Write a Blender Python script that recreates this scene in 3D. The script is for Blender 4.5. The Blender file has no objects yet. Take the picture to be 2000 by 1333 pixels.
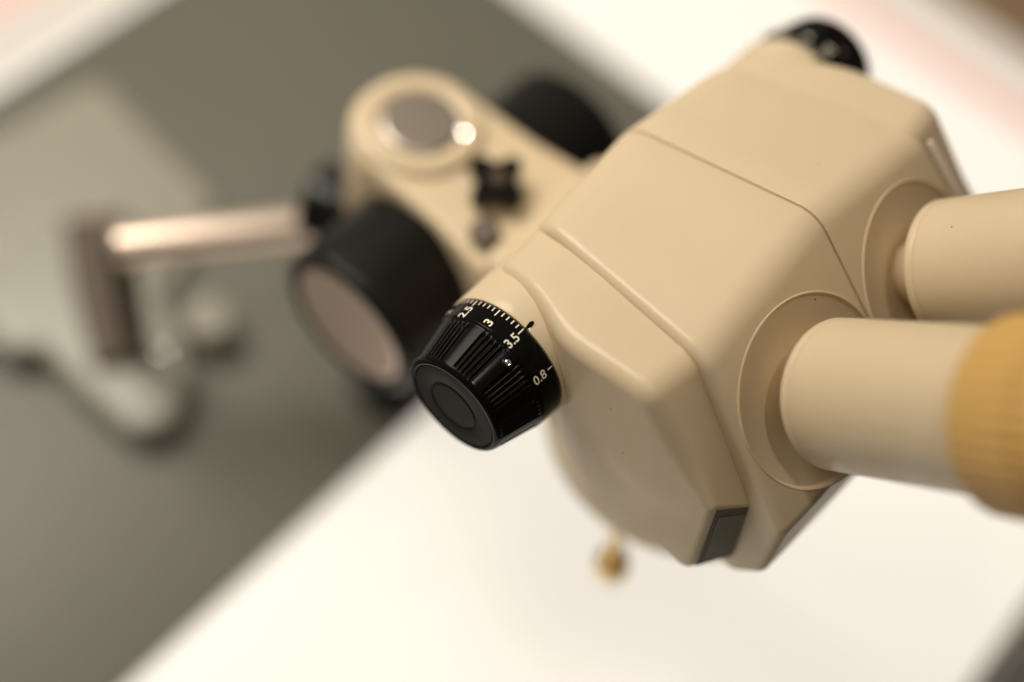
import bpy, bmesh, math, random
from mathutils import Vector, Matrix
S = bpy.context.scene
COL = S.collection
MM = 0.001
PI = math.pi
# ------------------------------------------------------------------ camera
cam = bpy.data.cameras.new('camera'); co = bpy.data.objects.new('camera', cam); COL.objects.link(co)
RW = Matrix(((-0.653872, 0.746371, 0.124021), (0.601282, 0.612106, -0.513601), (-0.459251, -0.261258, -0.849019)))
r, d, f = RW[0].normalized(), RW[1], RW[2].normalized()
up = r.cross(f).normalized()
co.matrix_world = Matrix(((r.x, up.x, -f.x, .1983), (r.y, up.y, -f.y, .0816), (r.z, up.z, -f.z, .2712), (0, 0, 0, 1)))
cam.lens = 50.43; cam.sensor_width = 36; cam.clip_start = .01; cam.clip_end = 50
cam.dof.use_dof = True; cam.dof.focus_distance = .303; cam.dof.aperture_fstop = 2.35
S.camera = co
# ------------------------------------------------------------------ world and lamps
w = bpy.data.worlds.new('World'); S.world = w; w.use_nodes = True
def world_room():                    # a dim warm room, lighter towards the wall behind the stand
    nt = w.node_tree; N = nt.nodes; L = nt.links
    tc = N.new('ShaderNodeTexCoord'); dp = N.new('ShaderNodeVectorMath'); dp.operation = 'DOT_PRODUCT'
    dp.inputs[1].default_value = (-.35, -.8, .48)
    mr = N.new('ShaderNodeMapRange'); mr.interpolation_type = 'SMOOTHSTEP'
    mr.inputs['From Min'].default_value = -.3; mr.inputs['From Max'].default_value = 1
    mr.inputs['To Min'].default_value = .06; mr.inputs['To Max'].default_value = .38
    L.new(tc.outputs['Generated'], dp.inputs[0]); L.new(dp.outputs['Value'], mr.inputs['Value'])
    L.new(mr.outputs[0], N['Background'].inputs[1]); N['Background'].inputs[0].default_value = (1, .88, .72, 1)
world_room()
def lamp(name, loc, target, size, power, col=(1, .9, .76), kind='AREA', spread=180):
    l = bpy.data.lights.new(name, kind); o = bpy.data.objects.new(name, l); COL.objects.link(o)
    o.location = Vector(loc)*MM
    o.rotation_euler = (Vector(target)-Vector(loc)).to_track_quat('-Z', 'Y').to_euler()
    l.energy = power; l.color = col
    if kind == 'AREA': l.shape = 'DISK'; l.size = size*MM; l.spread = math.radians(spread)
    return o
lamp('ceiling_lamp', (70, -480, 540), (-90, -150, -60), 360, 1.66, (1, .915, .79), spread=95)
lamp('desk_lamp', (150, 150, 900), (0, 0, -60), 56, 1.1, (1, .93, .85))
S.view_settings.view_transform = 'Standard'; S.view_settings.look = 'None'
S.view_settings.exposure = 0; S.view_settings.gamma = 1; S.view_settings.use_curve_mapping = False
S.render.engine = 'CYCLES'

# ------------------------------------------------------------------ materials
def mat(name, col, rough=.5, metal=0, spec=.5, coat=0, bump=0, bscale=900, var=0, specks=False, emit=None, emit_s=0):
    m = bpy.data.materials.new(name); m.use_nodes = True
    nt = m.node_tree; N = nt.nodes; L = nt.links; b = N['Principled BSDF']
    b.inputs['Base Color'].default_value = (*col, 1); b.inputs['Roughness'].default_value = rough
    b.inputs['Metallic'].default_value = metal; b.inputs['Specular IOR Level'].default_value = spec
    b.inputs['Coat Weight'].default_value = coat; b.inputs['Coat Roughness'].default_value = .07
    tc = N.new('ShaderNodeTexCoord')
    if var:
        n = N.new('ShaderNodeTexNoise'); n.inputs['Scale'].default_value = 60; n.inputs['Detail'].default_value = 6
        L.new(tc.outputs['Object'], n.inputs['Vector'])
        mx = N.new('ShaderNodeMix'); mx.data_type = 'RGBA'
        mx.inputs[6].default_value = (*[c*(1-var) for c in col], 1); mx.inputs[7].default_value = (*[min(1, c*(1+var)) for c in col], 1)
        L.new(n.outputs['Fac'], mx.inputs[0]); last = mx.outputs[2]
        if specks:
            v = N.new('ShaderNodeTexVoronoi'); v.inputs['Scale'].default_value = 130; v.inputs['Randomness'].default_value = 1
            L.new(tc.outputs['Object'], v.inputs['Vector'])
            lt = N.new('ShaderNodeMath'); lt.operation = 'LESS_THAN'; lt.inputs[1].default_value = .028
            L.new(v.outputs['Distance'], lt.inputs[0])
            m2 = N.new('ShaderNodeMix'); m2.data_type = 'RGBA'; m2.inputs[7].default_value = (.09, .06, .03, 1)
            L.new(lt.outputs[0], m2.inputs[0]); L.new(last, m2.inputs[6]); last = m2.outputs[2]
        L.new(last, b.inputs['Base Color'])
    if specks:                                   # handling marks: the sheen is not even
        n2 = N.new('ShaderNodeTexNoise'); n2.inputs['Scale'].default_value = 45; n2.inputs['Detail'].default_value = 5; n2.inputs['Distortion'].default_value = 1.2
        L.new(tc.outputs['Object'], n2.inputs['Vector'])
        mr = N.new('ShaderNodeMapRange'); mr.inputs['From Min'].default_value = .3; mr.inputs['From Max'].default_value = .7
        mr.inputs['To Min'].default_value = rough-.10; mr.inputs['To Max'].default_value = rough+.12
        L.new(n2.outputs['Fac'], mr.inputs['Value']); L.new(mr.outputs[0], b.inputs['Roughness'])
    if bump:
        n = N.new('ShaderNodeTexNoise'); n.inputs['Scale'].default_value = bscale; n.inputs['Detail'].default_value = 3
        L.new(tc.outputs['Object'], n.inputs['Vector'])
        bp = N.new('ShaderNodeBump'); bp.inputs['Strength'].default_value = bump; bp.inputs['Distance'].default_value = .0002
        L.new(n.outputs['Fac'], bp.inputs['Height']); L.new(bp.outputs['Normal'], b.inputs['Normal'])
    if emit:
        b.inputs['Emission Color'].default_value = (*emit, 1); b.inputs['Emission Strength'].default_value = emit_s
    return m
BEIGE = mat('beige_paint', (.66, .53, .35), .48, spec=.32, coat=.16, bump=.16, bscale=1400, var=.02, specks=True)
BEIGE2 = mat('beige_enamel', (.67, .54, .355), .46, spec=.4, coat=.2, bump=.06, bscale=1400, var=.02, specks=True)
GROOVE = mat('seam_gasket', (.40, .30, .15), .6)
BLACK = mat('black_gloss_plastic', (.005, .0045, .004), .14, spec=.06, coat=0, bump=.05, bscale=2500)
BLACKM = mat('black_satin_plastic', (.004, .0038, .003), .30, spec=.25)
CAPM = mat('grey_black_cap', (.009, .0075, .006), .6, spec=.2, bump=.1, bscale=3000)
INK = mat('ivory_ink', (.80, .76, .60), .5)
CHROME = mat('polished_steel', (.62, .58, .53), .10, metal=1)
STEEL = mat('brushed_steel', (.82, .68, .60), .45, metal=1)
POLISH = mat('mirror_polish', (.9, .88, .84), .02, metal=1)
DARKST = mat('dark_turned_steel', (.44, .385, .33), .34, metal=1)
ROD = mat('satin_rod_steel', (.78, .65, .54), .42, metal=1)
BRASS = mat('brass', (.86, .66, .34), .36, metal=1)
YELLOW = mat('yellow_rubber', (.62, .375, .11), .48, var=.10)
GREYP = mat('base_grey_enamel', (.138, .134, .106), .45, bump=.1, bscale=500, var=.05)
PALE = mat('pale_grey_cast_metal', (.34, .32, .26), .42, var=.06)
PALE2 = mat('pale_blue_grey_metal', (.36, .355, .30), .42, var=.06)
BROWN = mat('dark_brown_rubber', (.085, .058, .036), .6)
PANEL = mat('grey_green_insert', (.15, .14, .105), .5)
DARKP = mat('dark_insert_frame', (.085, .066, .042), .5)
WOOD = mat('brown_table_top', (.30, .20, .11), .5, var=.25)
LIGHTP = mat('white_lit_panel', (.32, .31, .29), .5, emit=(1, .925, .81), emit_s=.80)
PINK = mat('pink_print', (.32, .25, .22), .5, emit=(1, .62, .50), emit_s=.64)
MARGIN = mat('dim_panel_margin', (.30, .28, .25), .5, emit=(1, .88, .74), emit_s=.52)
GREYT = mat('grey_table_top', (.24, .23, .22), .5, var=.1)

# ------------------------------------------------------------------ mesh helpers
CP, SP = math.cos(math.radians(16)), math.sin(math.radians(16))
def H(x, y, z):                      # head frame (tilted 16 degrees on the column) -> world, mm
    return Vector((x, CP*y - SP*z, SP*y + CP*z))
def W(x, y, z): return Vector((x, y, z))
ROOTS = {}
def finish(name, bm, m, parent=None, smooth=True, label=None, angle=35):
    bmesh.ops.recalc_face_normals(bm, faces=bm.faces)
    me = bpy.data.meshes.new(name)
    base = Vector((0, 0, 0))
    if parent is not None: base = ROOTS.get(parent.name, Vector((0, 0, 0)))
    for v in bm.verts: v.co = v.co*MM - base
    bm.to_mesh(me); bm.free(); me.materials.append(m)
    if smooth:
        me.polygons.foreach_set('use_smooth', [True]*len(me.polygons))
        me.set_sharp_from_angle(angle=math.radians(angle))
    o = bpy.data.objects.new(name, me); COL.objects.link(o)
    if parent is not None: o.parent = parent
    ROOTS[o.name] = base
    if label: o['label'] = label
    return o
def thing(name, label, cat, loc):
    o = bpy.data.objects.new(name, None); COL.objects.link(o)
    o.location = Vector(loc)*MM; o.empty_display_size = .01
    o['label'] = label; o['category'] = cat; ROOTS[o.name] = Vector(loc)*MM
    return o
def lathe(prof, origin, axis, fr=W, seg=96, rad=None, ref=None, close=False):
    """prof = [(distance along axis, radius)]; origin/axis in frame fr; rad(theta, s, r) may modulate."""
    o = Vector(origin); a = Vector(axis).normalized()
    ref = Vector(ref) if ref else (Vector((0, 1, 0)) if abs(a.y) < .9 else Vector((1, 0, 0)))
    u = (ref - a*ref.dot(a)).normalized(); v = a.cross(u)
    pp = []
    for k, (s, r) in enumerate(prof):            # a close ring next to every pole keeps flat ends flat
        if r < 1e-6 and k > 0 and prof[k-1][1] > 1: q = prof[k-1]; pp.append((s+(q[0]-s)*.93, q[1]*.93))
        pp.append((s, r))
        if r < 1e-6 and k < len(prof)-1 and prof[k+1][1] > 1: q = prof[k+1]; pp.append((s+(q[0]-s)*.93, q[1]*.93))
    prof = pp
    bm = bmesh.new(); rings = []
    for s, r in prof:
        if r < 1e-6:
            rings.append([bm.verts.new(fr(*(o+a*s)))]); continue
        ring = []
        for i in range(seg):
            t = 2*PI*i/seg; rr = rad(t, s, r) if rad else r
            ring.append(bm.verts.new(fr(*(o + a*s + (u*math.cos(t)+v*math.sin(t))*rr))))
        rings.append(ring)
    for A, B in zip(rings, rings[1:]):
        n = max(len(A), len(B))
        for i in range(n):
            j = (i+1) % n
            q = [A[i % len(A)], A[j % len(A)], B[j % len(B)], B[i % len(B)]]
            q2 = []
            for k in q:
                if k not in q2: q2.append(k)
            if len(q2) > 2: bm.faces.new(q2)
    if close:
        n = seg
        for i in range(n): bm.faces.new([rings[-1][i], rings[-1][(i+1) % n], rings[0][(i+1) % n], rings[0][i]])
    return bm
def bev(s0, r0, s1, r1, b=1., n=4):
    """closed solid of revolution with rounded rims"""
    p = [(s0, 0)]
    for i in range(n+1):
        a = PI/2*i/n; p.append((s0 + b*(1-math.sin(a)), r0 - b*(1-math.sin(PI/2-a)) if False else r0-b+b*math.sin(a)))
    p = [(s0, 0), ] + [(s0+b-b*math.cos(a), r0-b+b*math.sin(a)) for a in [PI/2*i/n for i in range(n+1)]]
    p += [(s1-b+b*math.sin(a), r1-b+b*math.cos(a)) for a in [PI/2*i/n for i in range(n+1)]] + [(s1, 0)]
    return p
def rpoly(pts, rad, inset=0, nseg=8, nst=6):
    """rounded polygon, counter-clockwise or clockwise, fixed vertex count"""
    n = len(pts); P = [Vector(p) for p in pts]
    area = sum(P[i].x*P[(i+1) % n].y - P[(i+1) % n].x*P[i].y for i in range(n))
    sg = 1 if area > 0 else -1
    if inset:
        Q = []
        for i in range(n):
            a, b, c = P[i-1], P[i], P[(i+1) % n]
            d1 = (b-a).normalized(); d2 = (c-b).normalized()
            n1 = Vector((-d1.y, d1.x))*sg; n2 = Vector((-d2.y, d2.x))*sg
            k = n1+n2; Q.append(b + k*(inset/max(.2, (1+n1.dot(n2)))))
        P = Q
    corners = []
    for i in range(n):
        a, b, c = P[i-1], P[i], P[(i+1) % n]
        d1 = (a-b).normalized(); d2 = (c-b).normalized()
        ang = d1.angle(d2); r = max(.15, rad[i]-inset)
        cut = min(r/math.tan(ang/2), .48*(a-b).length, .48*(c-b).length); r = cut*math.tan(ang/2)
        bis = (d1+d2).normalized(); cen = b + bis*(r/math.sin(ang/2))
        s = b+d1*cut-cen; e = b+d2*cut-cen
        a0 = math.atan2(s.y, s.x); a1 = math.atan2(e.y, e.x)
        da = (a1-a0+PI) % (2*PI) - PI
        corners.append([cen + Vector((math.cos(a0+da*t/nseg), math.sin(a0+da*t/nseg)))*r for t in range(nseg+1)])
    out = []
    for i in range(n):
        out += corners[i]; e = corners[i][-1]; s = corners[(i+1) % n][0]
        out += [e.lerp(s, t/nst) for t in range(1, nst)]
    return out
def loft(rings, caps=True):
    bm = bmesh.new(); V = [[bm.verts.new(p) for p in r_] for r_ in rings]
    for A, B in zip(V, V[1:]):
        n = len(A)
        for i in range(n): bm.faces.new([A[i], A[(i+1) % n], B[(i+1) % n], B[i]])
    if caps:
        for r_ in (V[0], V[-1]): bmesh.ops.triangulate(bm, faces=[bm.faces.new(r_)])
    return bm
def lerpP(a, b, t): return [(p[0]+(q[0]-p[0])*t, p[1]+(q[1]-p[1])*t) for p, q in zip(a, b)]
def join(*bms):
    o = bms[0]
    for b in bms[1:]:
        me = bpy.data.meshes.new('t'); b.to_mesh(me); b.free(); o.from_mesh(me); bpy.data.meshes.remove(me)
    return o
def prism(poly, z0, z1, b=1.5, fr=W, rad=4):
    st = [(z0, b), (z0+b*.3, b*.3), (z0+b, 0), (z1-b, 0), (z1-b*.62, b*.08), (z1-b*.3, b*.3), (z1-b*.08, b*.62), (z1, b)]
    rr = rad if isinstance(rad, (list, tuple)) else [rad]*len(poly)
    return loft([[fr(p.x, p.y, z) for p in rpoly(poly, rr, i)] for z, i in st])
def box(x0, x1, y0, y1, z0, z1, b=1, fr=W, rad=1):
    return prism([(x0, y0), (x1, y0), (x1, y1), (x0, y1)], z0, z1, b, fr, rad)

# ------------------------------------------------------------------ the setting
TZ = -178.
bm = box(-1600, 1200, -1800, 1500, TZ-60, TZ-22, 2)
tb = finish('table', bm, WOOD); tb['kind'] = 'structure'
# the lit panel the microscope stands on
lp = thing('light_panel', 'large glowing white panel with a pink stripe beneath the microscope', 'light panel', (0, -150, TZ-21.9))
finish('panel_surface', box(-302, 520, -278, 141, TZ-21.9, TZ, 1, rad=3), LIGHTP, lp)
finish('stripe', box(-297, -281, -750, 131, TZ+.02, TZ+.12, .02, rad=.5), PINK, lp)
mg = [(-324, -302.1, -760, 141), (-302, 520, -760, -278.1)]
for q in mg: finish('panel_margin', box(q[0], q[1], q[2], q[3], TZ-21.9, TZ-.02, 1, rad=1), MARGIN, lp)  # weaker glow set in strips: the panel's dimming towards its ends
finish('stripe', box(-280.9, 500, -330, -302, TZ+.02, TZ+.12, .02, rad=.5), PINK, lp)
gm = thing('dark_tray', 'dark grey flat tray in front of the glowing panel', 'tray', (0, 250, TZ-21.9))
finish('tray_floor', box(-330, 500, 146, 400, TZ-21.9, TZ-12, 1, rad=3), GREYT, gm)
finish('tray_rim', box(-330, 500, 146, 150, TZ-12, TZ-6, 1, rad=1), GREYT, gm)

# ------------------------------------------------------------------ the microscope
ms = thing('stereo_microscope', 'beige stereo microscope with black zoom and focus knobs on a grey base', 'microscope', (0, -75, TZ))
bp_ = finish('base_plate', prism([(-176, -59), (330, -59), (330, -271), (-176, -271)], TZ+.05, TZ+3.2, .8, rad=4), GREYP, ms)

# --- main shell, two halves meeting in a ridge at x = 0
P0 = [(-11.7, 24.1), (42.3, 24.1), (70, -18), (65.5, -39), (56, -49), (-8, -52)]
PW = [(-9.9, 22.1), (43.0, 17.4), (67.7, -20), (62.5, -41.5), (54, -50.5), (-8, -50)]
RS = [8, 9, 3.5, 7, 6, 6]
def wx(y, z): return 35.4 + .164*y
def shell_half(sg):
    rings = []
    st = [(.35, .55), (.35, .18), (.9, .0)]
    for x, ins in st:
        rings.append([H(sg*x, p.x, p.y) for p in rpoly(P0, RS, ins)])
    for t in (.25, .5, .7, .82):
        rings.append([H(sg*(t*wx(p.x, p.y)), p.x, p.y) for p in rpoly(lerpP(P0, PW, t), RS, 0)])
    R = 2.6
    for a in [0, 15, 30, 45, 60, 75, 90]:
        a = math.radians(a); ins = R*(1-math.cos(a)); dx = R*math.sin(a)
        rings.append([H(sg*(wx(p.x, p.y)-R+dx), p.x, p.y) for p in rpoly(PW, RS, ins)])
    return loft(rings)
sh = finish('head_shell', join(shell_half(1), shell_half(-1)), BEIGE, ms, angle=50)
def cut_sockets():
    me = sh.data; a, b_ = .076, .583
    for sg in (1, -1):
        n = Vector((math.sin(a), math.cos(a)*math.cos(b_), math.cos(a)*math.sin(b_))); dc = Vector((21.72, 56.81, -3.16))
        fr = lambda x, y, z: H(sg*x, y, z)*1.0
        bm = lathe([(-5, 0), (-5, 21.45), (9, 21.45), (9, 0)], dc, n, fr, 160)
        bmesh.ops.recalc_face_normals(bm, faces=bm.faces)
        base = ROOTS[sh.name]
        for v in bm.verts: v.co = v.co*MM - base
        cme = bpy.data.meshes.new('c'); bm.to_mesh(cme); bm.free()
        c = bpy.data.objects.new('c', cme); COL.objects.link(c); c.parent = ms
        md = sh.modifiers.new('b', 'BOOLEAN'); md.operation = 'DIFFERENCE'; md.solver = 'EXACT'; md.object = c
        bpy.context.view_layer.update()
        nm = bpy.data.meshes.new_from_object(sh.evaluated_get(bpy.context.evaluated_depsgraph_get()))
        sh.modifiers.clear(); sh.data = nm; bpy.data.objects.remove(c); bpy.data.meshes.remove(cme)
    nm.set_sharp_from_angle(angle=math.radians(35))
cut_sockets()
gk = finish('centre_seam', loft([[H(x, p.x, p.y) for p in rpoly(P0, RS, .45)] for x in (-.5, .5)]), GROOVE, sh)

# --- side housings that carry the zoom knobs
QI = [(-9.8, 18.3), (2, 19.3), (14, 18.4), (41.3, 15.0), (58.5, -20.8), (54, -47), (15, -38), (-4, -30), (-9.5, -20)]
QO = [(-10, 16.5), (1, 18.5), (14, 17.8), (39.6, 16.0), (56.2, -10.0), (50.5, -39.5), (15, -26.5), (2, -23), (-9, -19)]
RQ = [6, 30, 30, 7, 1.6, 3.5, 4, 3, 2]
QT = [(-12, 46.2), (-5, 47.4), (0, 48.6), (5, 50.0), (9, 51.6), (12, 53.2), (14.5, 54.3), (17, 55.1), (20, 55.6), (40, 56.2), (70, 56.2)]
def qx(y, z):                       # outer face: dished round the knob, flat in front of it
    for (a, p), (b, q) in zip(QT, QT[1:]):
        if y <= b: return p + (q-p)*(max(y, a)-a)/(b-a)
    return QT[-1][1]
def side_house(sg):
    R1, R2 = 4.0, 1.8
    def k_(y, z):
        k = max(0, min(1, (z+12)/12)); return k*k*(3-2*k)
    def pos(v):
        u, y, z = v; R_ = R2+(R1-R2)*k_(y, z)*max(.55, min(1, (y-2)/14))
        xi = wx(y, z)-3; xo = qx(y, z)-R_
        return H(sg*(xi+(xo-xi)*u if u <= 1 else xo+(u-1)*R_), y, z)
    rings = [[Vector((t, p.x, p.y)) for p in rpoly(lerpP(QI, QO, t), RQ, 0)] for t in (0, .25, .4, .6, .8, 1)]
    for a in (15, 30, 45, 60, 75, 90):
        a = math.radians(a); big = rpoly(QO, RQ, R1*(1-math.cos(a))); small = rpoly(QO, RQ, R2*(1-math.cos(a)))
        rings.append([Vector((1+math.sin(a), *q.lerp(p, k_(*q)))) for p, q in zip(big, small)])
    bm = loft(rings)
    for y in [q[0] for q in QT[1:-1]]+[2.5, 7, 10.5, 13.2, 15.7, 18.5, 30]:
        bmesh.ops.bisect_plane(bm, geom=bm.verts[:]+bm.edges[:]+bm.faces[:], dist=1e-5, plane_co=(0, y, 0), plane_no=(0, 1, 0))
    for v in bm.verts: v.co = pos(v.co)
    return bm
def facet(sg, a0, a1, b0, b1, off):      # strip set in the lower front facet of the side housing
    n = Vector((0, .93, -.30)); V = []
    for s, t in ((a0, b0), (a1, b0), (a1, b1), (a0, b1)):
        top = Vector(QI[4]).lerp(Vector(QO[4]), s); bot = Vector(QI[5]).lerp(Vector(QO[5]), s)
        p = top.lerp(bot, t); x = (wx(*p)-3)*(1-s)+(qx(*p)-1.8)*s
        V.append((sg*x, p.x+n.y*off, p.y+n.z*off))
    bm = bmesh.new()
    A = [bm.verts.new(H(*v)) for v in V]; B = [bm.verts.new(H(v[0], v[1]-2, v[2]+.7)) for v in V]
    bm.faces.new(A); bm.faces.new(B[::-1])
    for i in range(4): bm.faces.new([A[i], B[i], B[(i+1) % 4], A[(i+1) % 4]])
    bmesh.ops.bevel(bm, geom=bm.edges[:]+bm.verts[:], offset=.3, segments=2, affect='EDGES')
    return bm

def text_mesh(s, size):
    cu = bpy.data.curves.new('t', 'FONT'); cu.body = s; cu.size = size; cu.align_x = 'CENTER'; cu.align_y = 'CENTER'
    cu.offset = size*.018; cu.resolution_u = 5
    o = bpy.data.objects.new('t', cu); COL.objects.link(o)
    dg = bpy.context.evaluated_depsgraph_get(); dg.update()
    me = bpy.data.meshes.new_from_object(o.evaluated_get(dg))
    bpy.data.objects.remove(o); bpy.data.curves.remove(cu)
    return me
def knob_r(x): return 16.05 - .055*(x-56) if x < 62 else 15.5 - (x-62)*.245
GC = [38+36*k for k in range(10)]
def zoom_knob(sg):
    far = sg < 0
    def K(x, y, z): return H(sg*x, y, z)
    # cream boss, with the index mark
    boss = finish('knob_boss', lathe([(40, 16.5), (49, 16.45), (52, 16.4), (55.4, 16.3), (55.7, 16.1), (55.75, 10)], (0, 0, 0), (1, 0, 0), K, 128), BEIGE2, ms)
    bmk = bmesh.new(); a0 = math.radians(62.9); ring = []
    for i in range(24):
        t = 2*PI*i/24; u = .52*math.cos(t)*(1 if math.sin(t) > 0 else 1.); s = math.sin(t)
        xx = 54.6 - (1.2*s) if s > 0 else 54.6-1.2*s
        ring.append((xx, a0 + u*(1 if s > 0 else .8)/16.5))
    def rb(x): return 16.5
    top = [bmk.verts.new(K(x, rb(x)*math.cos(a), rb(x)*math.sin(a))) for x, a in ring]
    bot = [bmk.verts.new(K(x, 15.5*math.cos(a), 15.5*math.sin(a))) for x, a in ring]
    bmk.faces.new(top)
    for i in range(24): bmk.faces.new([top[i], bot[i], bot[(i+1) % 24], top[(i+1) % 24]])
    finish('index_mark', bmk, BLACK, boss, smooth=False)
    # knob body: scale band, fluted grip, rim
    def rad(t, s, r):
        if s < 62.3 or s > 72.0: return r
        td = math.degrees(t); e = min(1, (s-62.3)/.8)*min(1, (72.0-s)/.25)
        for g in GC:
            d_ = (td-g+180) % 360-180
            if abs(d_) < 12.04:
                return r - e*.55*(.5-.5*math.cos(2*PI*(d_+12.04)/4.816))
        return r
    prof = [(55.85, 9), (55.85, 15.7), (56.1, 16.02)] + [(x, knob_r(x)) for x in (57, 59, 61.2)] + [(61.5, 15.72), (61.7, 15.5)]
    prof += [(x, knob_r(x)) for x in (62.3, 62.7, 63.1, 64, 66, 68, 70, 71.3, 71.7, 72.0)]
    prof += [(72.35, 12.95), (72.8, 12.72), (73.15, 12.4), (73.3, 11.9), (73.3, 11.5), (73.1, 11.3), (72.75, 11.2), (72.7, 8)]
    kb = finish('zoom_knob', lathe(prof, (0, 0, 0), (1, 0, 0), K, 1440, rad=rad, ref=(0, 1, 0)), BLACK, ms, angle=60)
    cap = [(72.5, 11.15), (72.95, 11.15), (73.08, 11.0), (73.1, 10.7), (73.1, 6.75), (73.0, 6.6), (72.75, 6.45), (72.72, 6.3), (72.85, 6.1), (73.05, 5.9), (73.08, 5.7), (73.08, 0)]
    finish('end_cap', lathe(cap, (0, 0, 0), (1, 0, 0), K, 96), CAPM, kb)
    # graduations
    def tick(th, x0, x1, wd):
        b = bmesh.new(); da = wd/2/16
        for xa, xb in ((x0, x1),):
            vs = []
            for x, a in ((xa, -da), (xb, -da), (xb, da), (xa, da)):
                rr = knob_r(x)+.06; t = math.radians(th)+a
                vs.append(b.verts.new(K(x, rr*math.cos(t), rr*math.sin(t))))
            b.faces.new(vs)
        return b
    T = []
    for k in range(0, 56):
        th = 64-0 + 4.8*k
        if th > 64+24*5.6: break
        T.append(tick(th, 56.15, 57.9 if k % 5 == 0 else 57.25, .30))
    T.append(tick(27.6, 56.15, 57.5, .30))
    finish('graduations', join(*T), INK, kb, smooth=False)
    for s, th, xc in (('3', 86.8, 60.1), ('3.5', 63.2, 60.0), ('0.8', 26.8, 60.0), ('2.5', 112.0, 60.0), ('2', 136., 60.), ('1.5', 160., 60.), ('1', 184., 60.)):
        me = text_mesh(s, 2.95); b = bmesh.new(); b.from_mesh(me); bpy.data.meshes.remove(me)
        bmesh.ops.triangulate(b, faces=b.faces[:])
        for v in b.verts:
            if s == '3': u, vv = v.co.x*1.15, v.co.y
            else: u, vv = v.co.x*1.0, v.co.y
            x = xc - u; t = math.radians(th) + vv/16
            if far: x = xc + u; t = math.radians(th) - vv/16
            rr = knob_r(x)+.10
            v.co = K(x, rr*math.cos(t), rr*math.sin(t))
        finish('scale_number', b, INK, kb, smooth=False)
    # set screw in its hole
    th = math.radians(53.0); n = Vector((0, math.cos(th), math.sin(th)))
    c = Vector((63.9, 0, 0)) + n*15.05
    finish('screw_hole', lathe([(-1.2, 0), (-1.2, .85), (.06, .95), (.12, 1.12), (.02, 1.25), (-.3, 1.3)], c, n, K, 32), BLACKM, kb)
    c2 = Vector((63.75, 0, 0)) + n*14.7
    finish('set_screw_or_glint', lathe([(0, .7), (.5, .68), (.62, .5), (.55, 0)], c2, n+Vector((.3, 0, 0)), K, 24), CHROME, kb)
    return kb
for sg in (1, -1):
    q = finish('side_housing', side_house(sg), BEIGE, ms, angle=50)
    finish('insert_frame', facet(sg, -.08, 1.02, .03, .93, .12), DARKP, q)  # dark frame round the pad, widened so its colour holds the shade beside it
    finish('insert_panel', facet(sg, .16, .90, .14, .91, .30), PANEL, q)
    zoom_knob(sg)

# thin pale strip added to paint the bright highlight line along the far seam
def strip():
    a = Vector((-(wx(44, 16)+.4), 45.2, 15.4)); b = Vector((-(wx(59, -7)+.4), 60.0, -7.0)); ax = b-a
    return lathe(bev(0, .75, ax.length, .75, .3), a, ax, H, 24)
finish('edge_highlight', strip(), mat('highlight_strip', (.72, .66, .58), .35), ms)

# --- eyepiece tubes
def tube(sg):
    a, b_ = .076, .583
    n = Vector((math.sin(a), math.cos(a)*math.cos(b_), math.cos(a)*math.sin(b_)))
    dc = Vector((21.72, 56.81, -3.16))
    fr = lambda x, y, z: H(sg*x, y, z)
    td = [(-5.5, 0), (-5.5, 21.3), (1.2, 21.5), (1.5, 21.45), (1.6, 21.25), (1.55, 21.05), (1.3, 20.95), (.5, 20.85), (.1, 20.5), (-1.6, 10), (-1.7, 8), (-1.7, 0)]
    t = finish('eyepiece_tube', lathe([(-2.2, 0), (-2.2, 7), (2, 8.5), (6, 11.8), (7.7, 15.3), (7.8, 15.7), (8.05, 15.95), (8.4, 16.02), (9.7, 16.03), (9.85, 15.95), (10.0, 16.03), (11, 16.05), (54, 16.1), (84, 16.1), (84, 0)], dc, n, fr, 160), BEIGE2, ms)
    finish('mounting_disc', lathe(td, dc, n, fr, 160), BEIGE, t)
    def kn(tt, s, r):
        if s < 54.6: return r
        return r - .2*(1-math.cos(tt*40))
    ringp = [(53., 15.5), (53., 18.1), (53.3, 18.55), (53.8, 18.75), (54.6, 18.8), (54.9, 18.8), (66.5, 18.9), (66.8, 18.3), (67.3, 18.3), (67.5, 18.9), (74, 19.0), (74.4, 18.4), (74.4, 15)]
    finish('focusing_ring', lathe(ringp, dc, n, fr, 480, rad=kn), YELLOW, t, angle=60)
    finish('eyecup', lathe([(74.5, 12), (74.5, 17.6), (88, 17.2), (94, 19.5), (96, 19.6), (96, 18.6), (90, 14), (86, 12)], dc, n, fr, 96), BLACKM, t)
    finish('eye_lens', lathe([(85.5, 0), (85.5, 12.2), (86.2, 12), (87, 8), (87.3, 0)], dc, n, fr, 64), CHROME, t)
for sg in (1, -1): tube(sg)

# --- objective housing under the head, straight down
oh = finish('objective_housing', lathe([(-8, 0), (-8, 40), (25, 41.5), (34, 41.5), (40, 40.5), (43, 38), (44, 34), (44, 0)], (0, 29, -26), (0, 0, -1), W, 128), BEIGE2, ms)
finish('objective_lens', lathe([(0, 0), (0, 21), (10, 21), (11, 20), (11, 17), (7, 16), (7, 0)], (0, 29, -70), (0, 0, -1), W, 96), BLACKM, oh)
SA = ((33, 31, -69.5), (.15, .25, -.95))
sc = finish('thumb_screw', lathe([(0, 0), (0, 1.6), (20, 1.6), (20, 4.2), (20.8, 4.7), (25.5, 4.7), (26.3, 4.2), (26.3, 0)], *SA, W, 48), BRASS, ms, label='small brass screw under the head')
finish('screw_tip', lathe([(26.3, 0), (26.3, 3.2), (44, 2.6), (46, 0)], SA[0], (-.08, .12, -.98), W, 24), mat('tarnished_brass', (.62, .46, .28), .5, metal=.3), sc)

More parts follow.
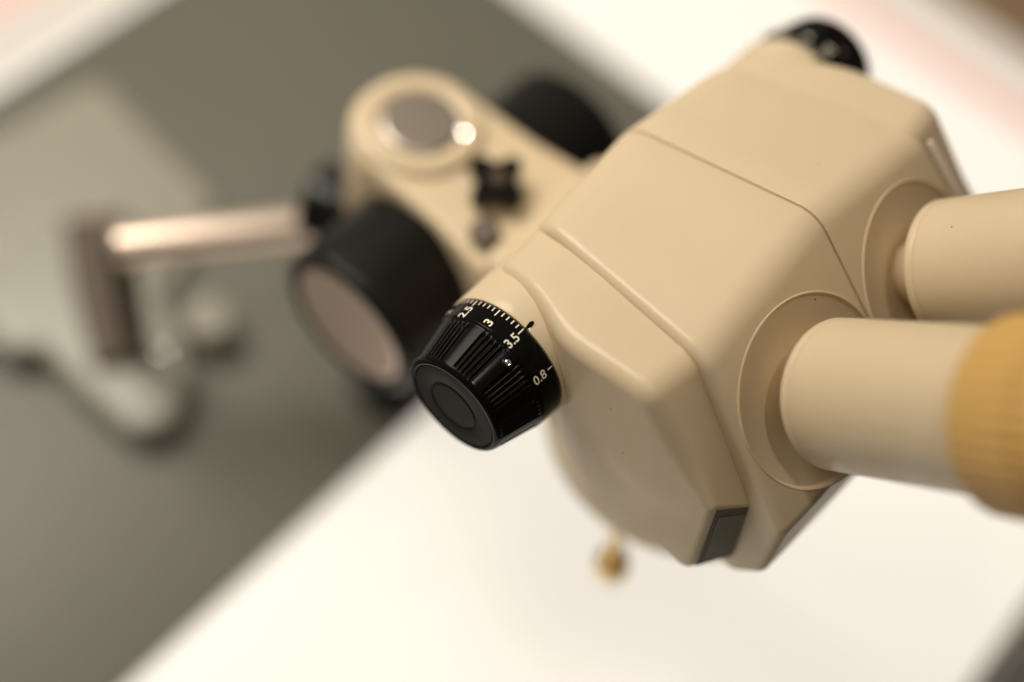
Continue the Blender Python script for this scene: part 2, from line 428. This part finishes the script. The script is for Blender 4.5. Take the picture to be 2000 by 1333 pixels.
# --- focusing arm, column and focus knobs
Y0 = -75.2; AZ = -34.
pts = []
for i in range(25):
    a = PI + PI*i/24; pts.append((19.5*math.cos(a), Y0+19.5*math.sin(a)))
pts += [(20.5, -50), (25, -20), (-25, -20), (-20.5, -50)]
arm = finish('focus_arm', prism(pts, AZ-36, AZ, 2.5, rad=[2]*25+[8, 2, 2, 8]), BEIGE2, ms)
finish('ring_lip', lathe([(-.5, 18.0), (1.2, 17.6), (2.2, 16.6), (2.6, 15.0), (2.4, 12.6), (1.8, 11.4), (-.5, 10.9)], (0, Y0, AZ), (0, 0, 1), W, 96), BEIGE2, arm)
colm = finish('column', lathe([(0, 0), (0, 10), (AZ+1-TZ-3.2, 10), (AZ+2-TZ-3.2, 9.2), (AZ+2-TZ-3.2, 0)], (0, Y0, TZ+3.2), (0, 0, 1), W, 96), CHROME, ms)
finish('column_cap', lathe([(0, 10.9), (.9, 10.8), (1.2, 10.3), (1.2, 0)], (0, Y0, AZ+1.7), (0, 0, 1), W, 96), DARKST, colm)
finish('column_collar', lathe(bev(0, 15, 10, 15, 1.2), (0, Y0, TZ+3.3), (0, 0, 1), W, 64), BLACKM, colm)
# bracket that carries the head
finish('head_bracket', prism([(-24, -32), (24, -32), (26, -6), (-26, -6)], -58, -26, 2.5, rad=4), BEIGE2, ms)
def fk(sg):
    K = lambda x, y, z: H(sg*x, y, z)
    o_ = (0, -69.6, -42.8)
    def kn(tt, s, r):
        if s < 27 or s > 46: return r
        return r - .35*(.5-.5*math.cos(tt*90))
    k = finish('focus_knob', lathe([(15.6, 0), (15.6, 22.4), (16.2, 23.2), (17.5, 23.6), (24, 23.6), (45.2, 23.2), (46.6, 22.9), (47.6, 22.0), (47.9, 20.6), (47.7, 19.3), (47.1, 18.8), (46.8, 0)], o_, (1, 0, 0), K, 720, rad=kn), BLACKM, ms, angle=60)
    finish('knob_cap', lathe([(46.8, 18.6), (47.1, 18.5), (47.3, 18.2), (47.35, 0)], o_, (1, 0, 0), K, 96), STEEL, k)
for sg in (1, -1): fk(sg)
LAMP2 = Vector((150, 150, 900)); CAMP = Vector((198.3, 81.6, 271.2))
def glint(c, parent, R=20., r=1.6, name='set_screw_or_glint', m=None):  # small mirror discs added to throw lamp glints at the camera
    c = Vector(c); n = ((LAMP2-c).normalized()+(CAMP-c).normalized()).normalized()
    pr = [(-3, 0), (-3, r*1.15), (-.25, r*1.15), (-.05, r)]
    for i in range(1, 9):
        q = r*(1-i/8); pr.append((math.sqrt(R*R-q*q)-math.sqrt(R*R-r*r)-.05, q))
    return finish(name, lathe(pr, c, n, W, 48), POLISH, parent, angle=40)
glint((-5.4, -63.9, AZ+2.6), arm, R=15, r=1.5)
# black clamp screw with lobes on top of the arm
def lob(tt, s, r): return r*(1+.26*math.cos(4*tt))
cs = finish('clamp_knob', lathe([(0, 0), (0, 2.6), (3, 2.6), (3.2, 6.4), (4, 7.1), (7.5, 7.1), (8.4, 6.2), (8.6, 0)], (2, -46.5, AZ-.2), (.1, .15, 1), W, 96, rad=lob), BLACKM, ms)
finish('clamp_bolt', lathe([(8.6, 0), (8.6, 2.2), (9.6, 2.0), (9.8, 0)], (2, -46.5, AZ-.2), (.1, .15, 1), W, 32), BROWN, cs)
finish('shade_stub', lathe(bev(0, 3.6, 6, 4.2, 1), (14, -37, AZ-1), (.3, -.2, .9), W, 32), BROWN, ms)  # brown stub put in for the shaded spot between arm and head
# dark tension collar and lever behind the column
finish('tension_knob', lathe(bev(0, 11, 17, 12.5, 2), (6, -88, -84), (.25, -.95, -.1), W, 64), BLACKM, ms)

# ------------------------------------------------------------------ pale bracket on the left, far out of focus
fb = thing('metal_bracket', 'pale grey metal bracket with a brown slot and chrome rod on the grey base', 'bracket', (60, -150, TZ+3.2))
B0 = TZ+3.3
finish('bracket_block', prism([(111.4, -186.9), (149.1, -307.1), (60.5, -254.1), (-13.5, -246.0), (-5.9, -172.1), (31.8, -155.0)], B0, -168, 2, rad=[3, 3, 4, 6, 7, 6]), PALE, fb)
finish('bracket_arm', prism([(85.0, -200.3), (91.9, -169.9), (81.2, -162.2), (82.1, -138.0), (81.6, -115.9), (68.5, -110.7), (51.2, -121.3), (40.1, -144.9), (27.4, -177.9), (27.8, -193.8), (41.0, -200.2), (59.6, -199.6)], B0, -161, 4, rad=[5, 6, 3, 6, 9, 7, 7, 7, 6, 6, 6, 6]), PALE2, fb)
finish('slot_pad', prism([(42.8, -196.9), (25.5, -182.2), (43.3, -158.1), (61.9, -135.0), (75.0, -142.4), (58.7, -172.5)], -162, -156, 2, rad=3), BROWN, fb)
finish('round_foot', lathe(bev(0, 9.5, 15, 9, 3), (33.3, -132.4, B0), (0, 0, 1), W, 64), PALE, fb)
a, b_ = Vector((64, -134.2, -90)), Vector((12, -97.5, -90)); ax = (b_-a)
rod = finish('rod', lathe(bev(0, 6.2, ax.length, 6.2, 2), a, ax, W, 64), ROD, fb)
finish('rod_post', lathe(bev(0, 4.5, 68, 4.5, 1), (60, -138, -160), (0, 0, 1), W, 48), BROWN, fb)
glint((20.4, -173.3, -167.8), fb, R=26, r=2)
glint((54.0, -132.4, -160.8), fb, R=9, r=1.6)
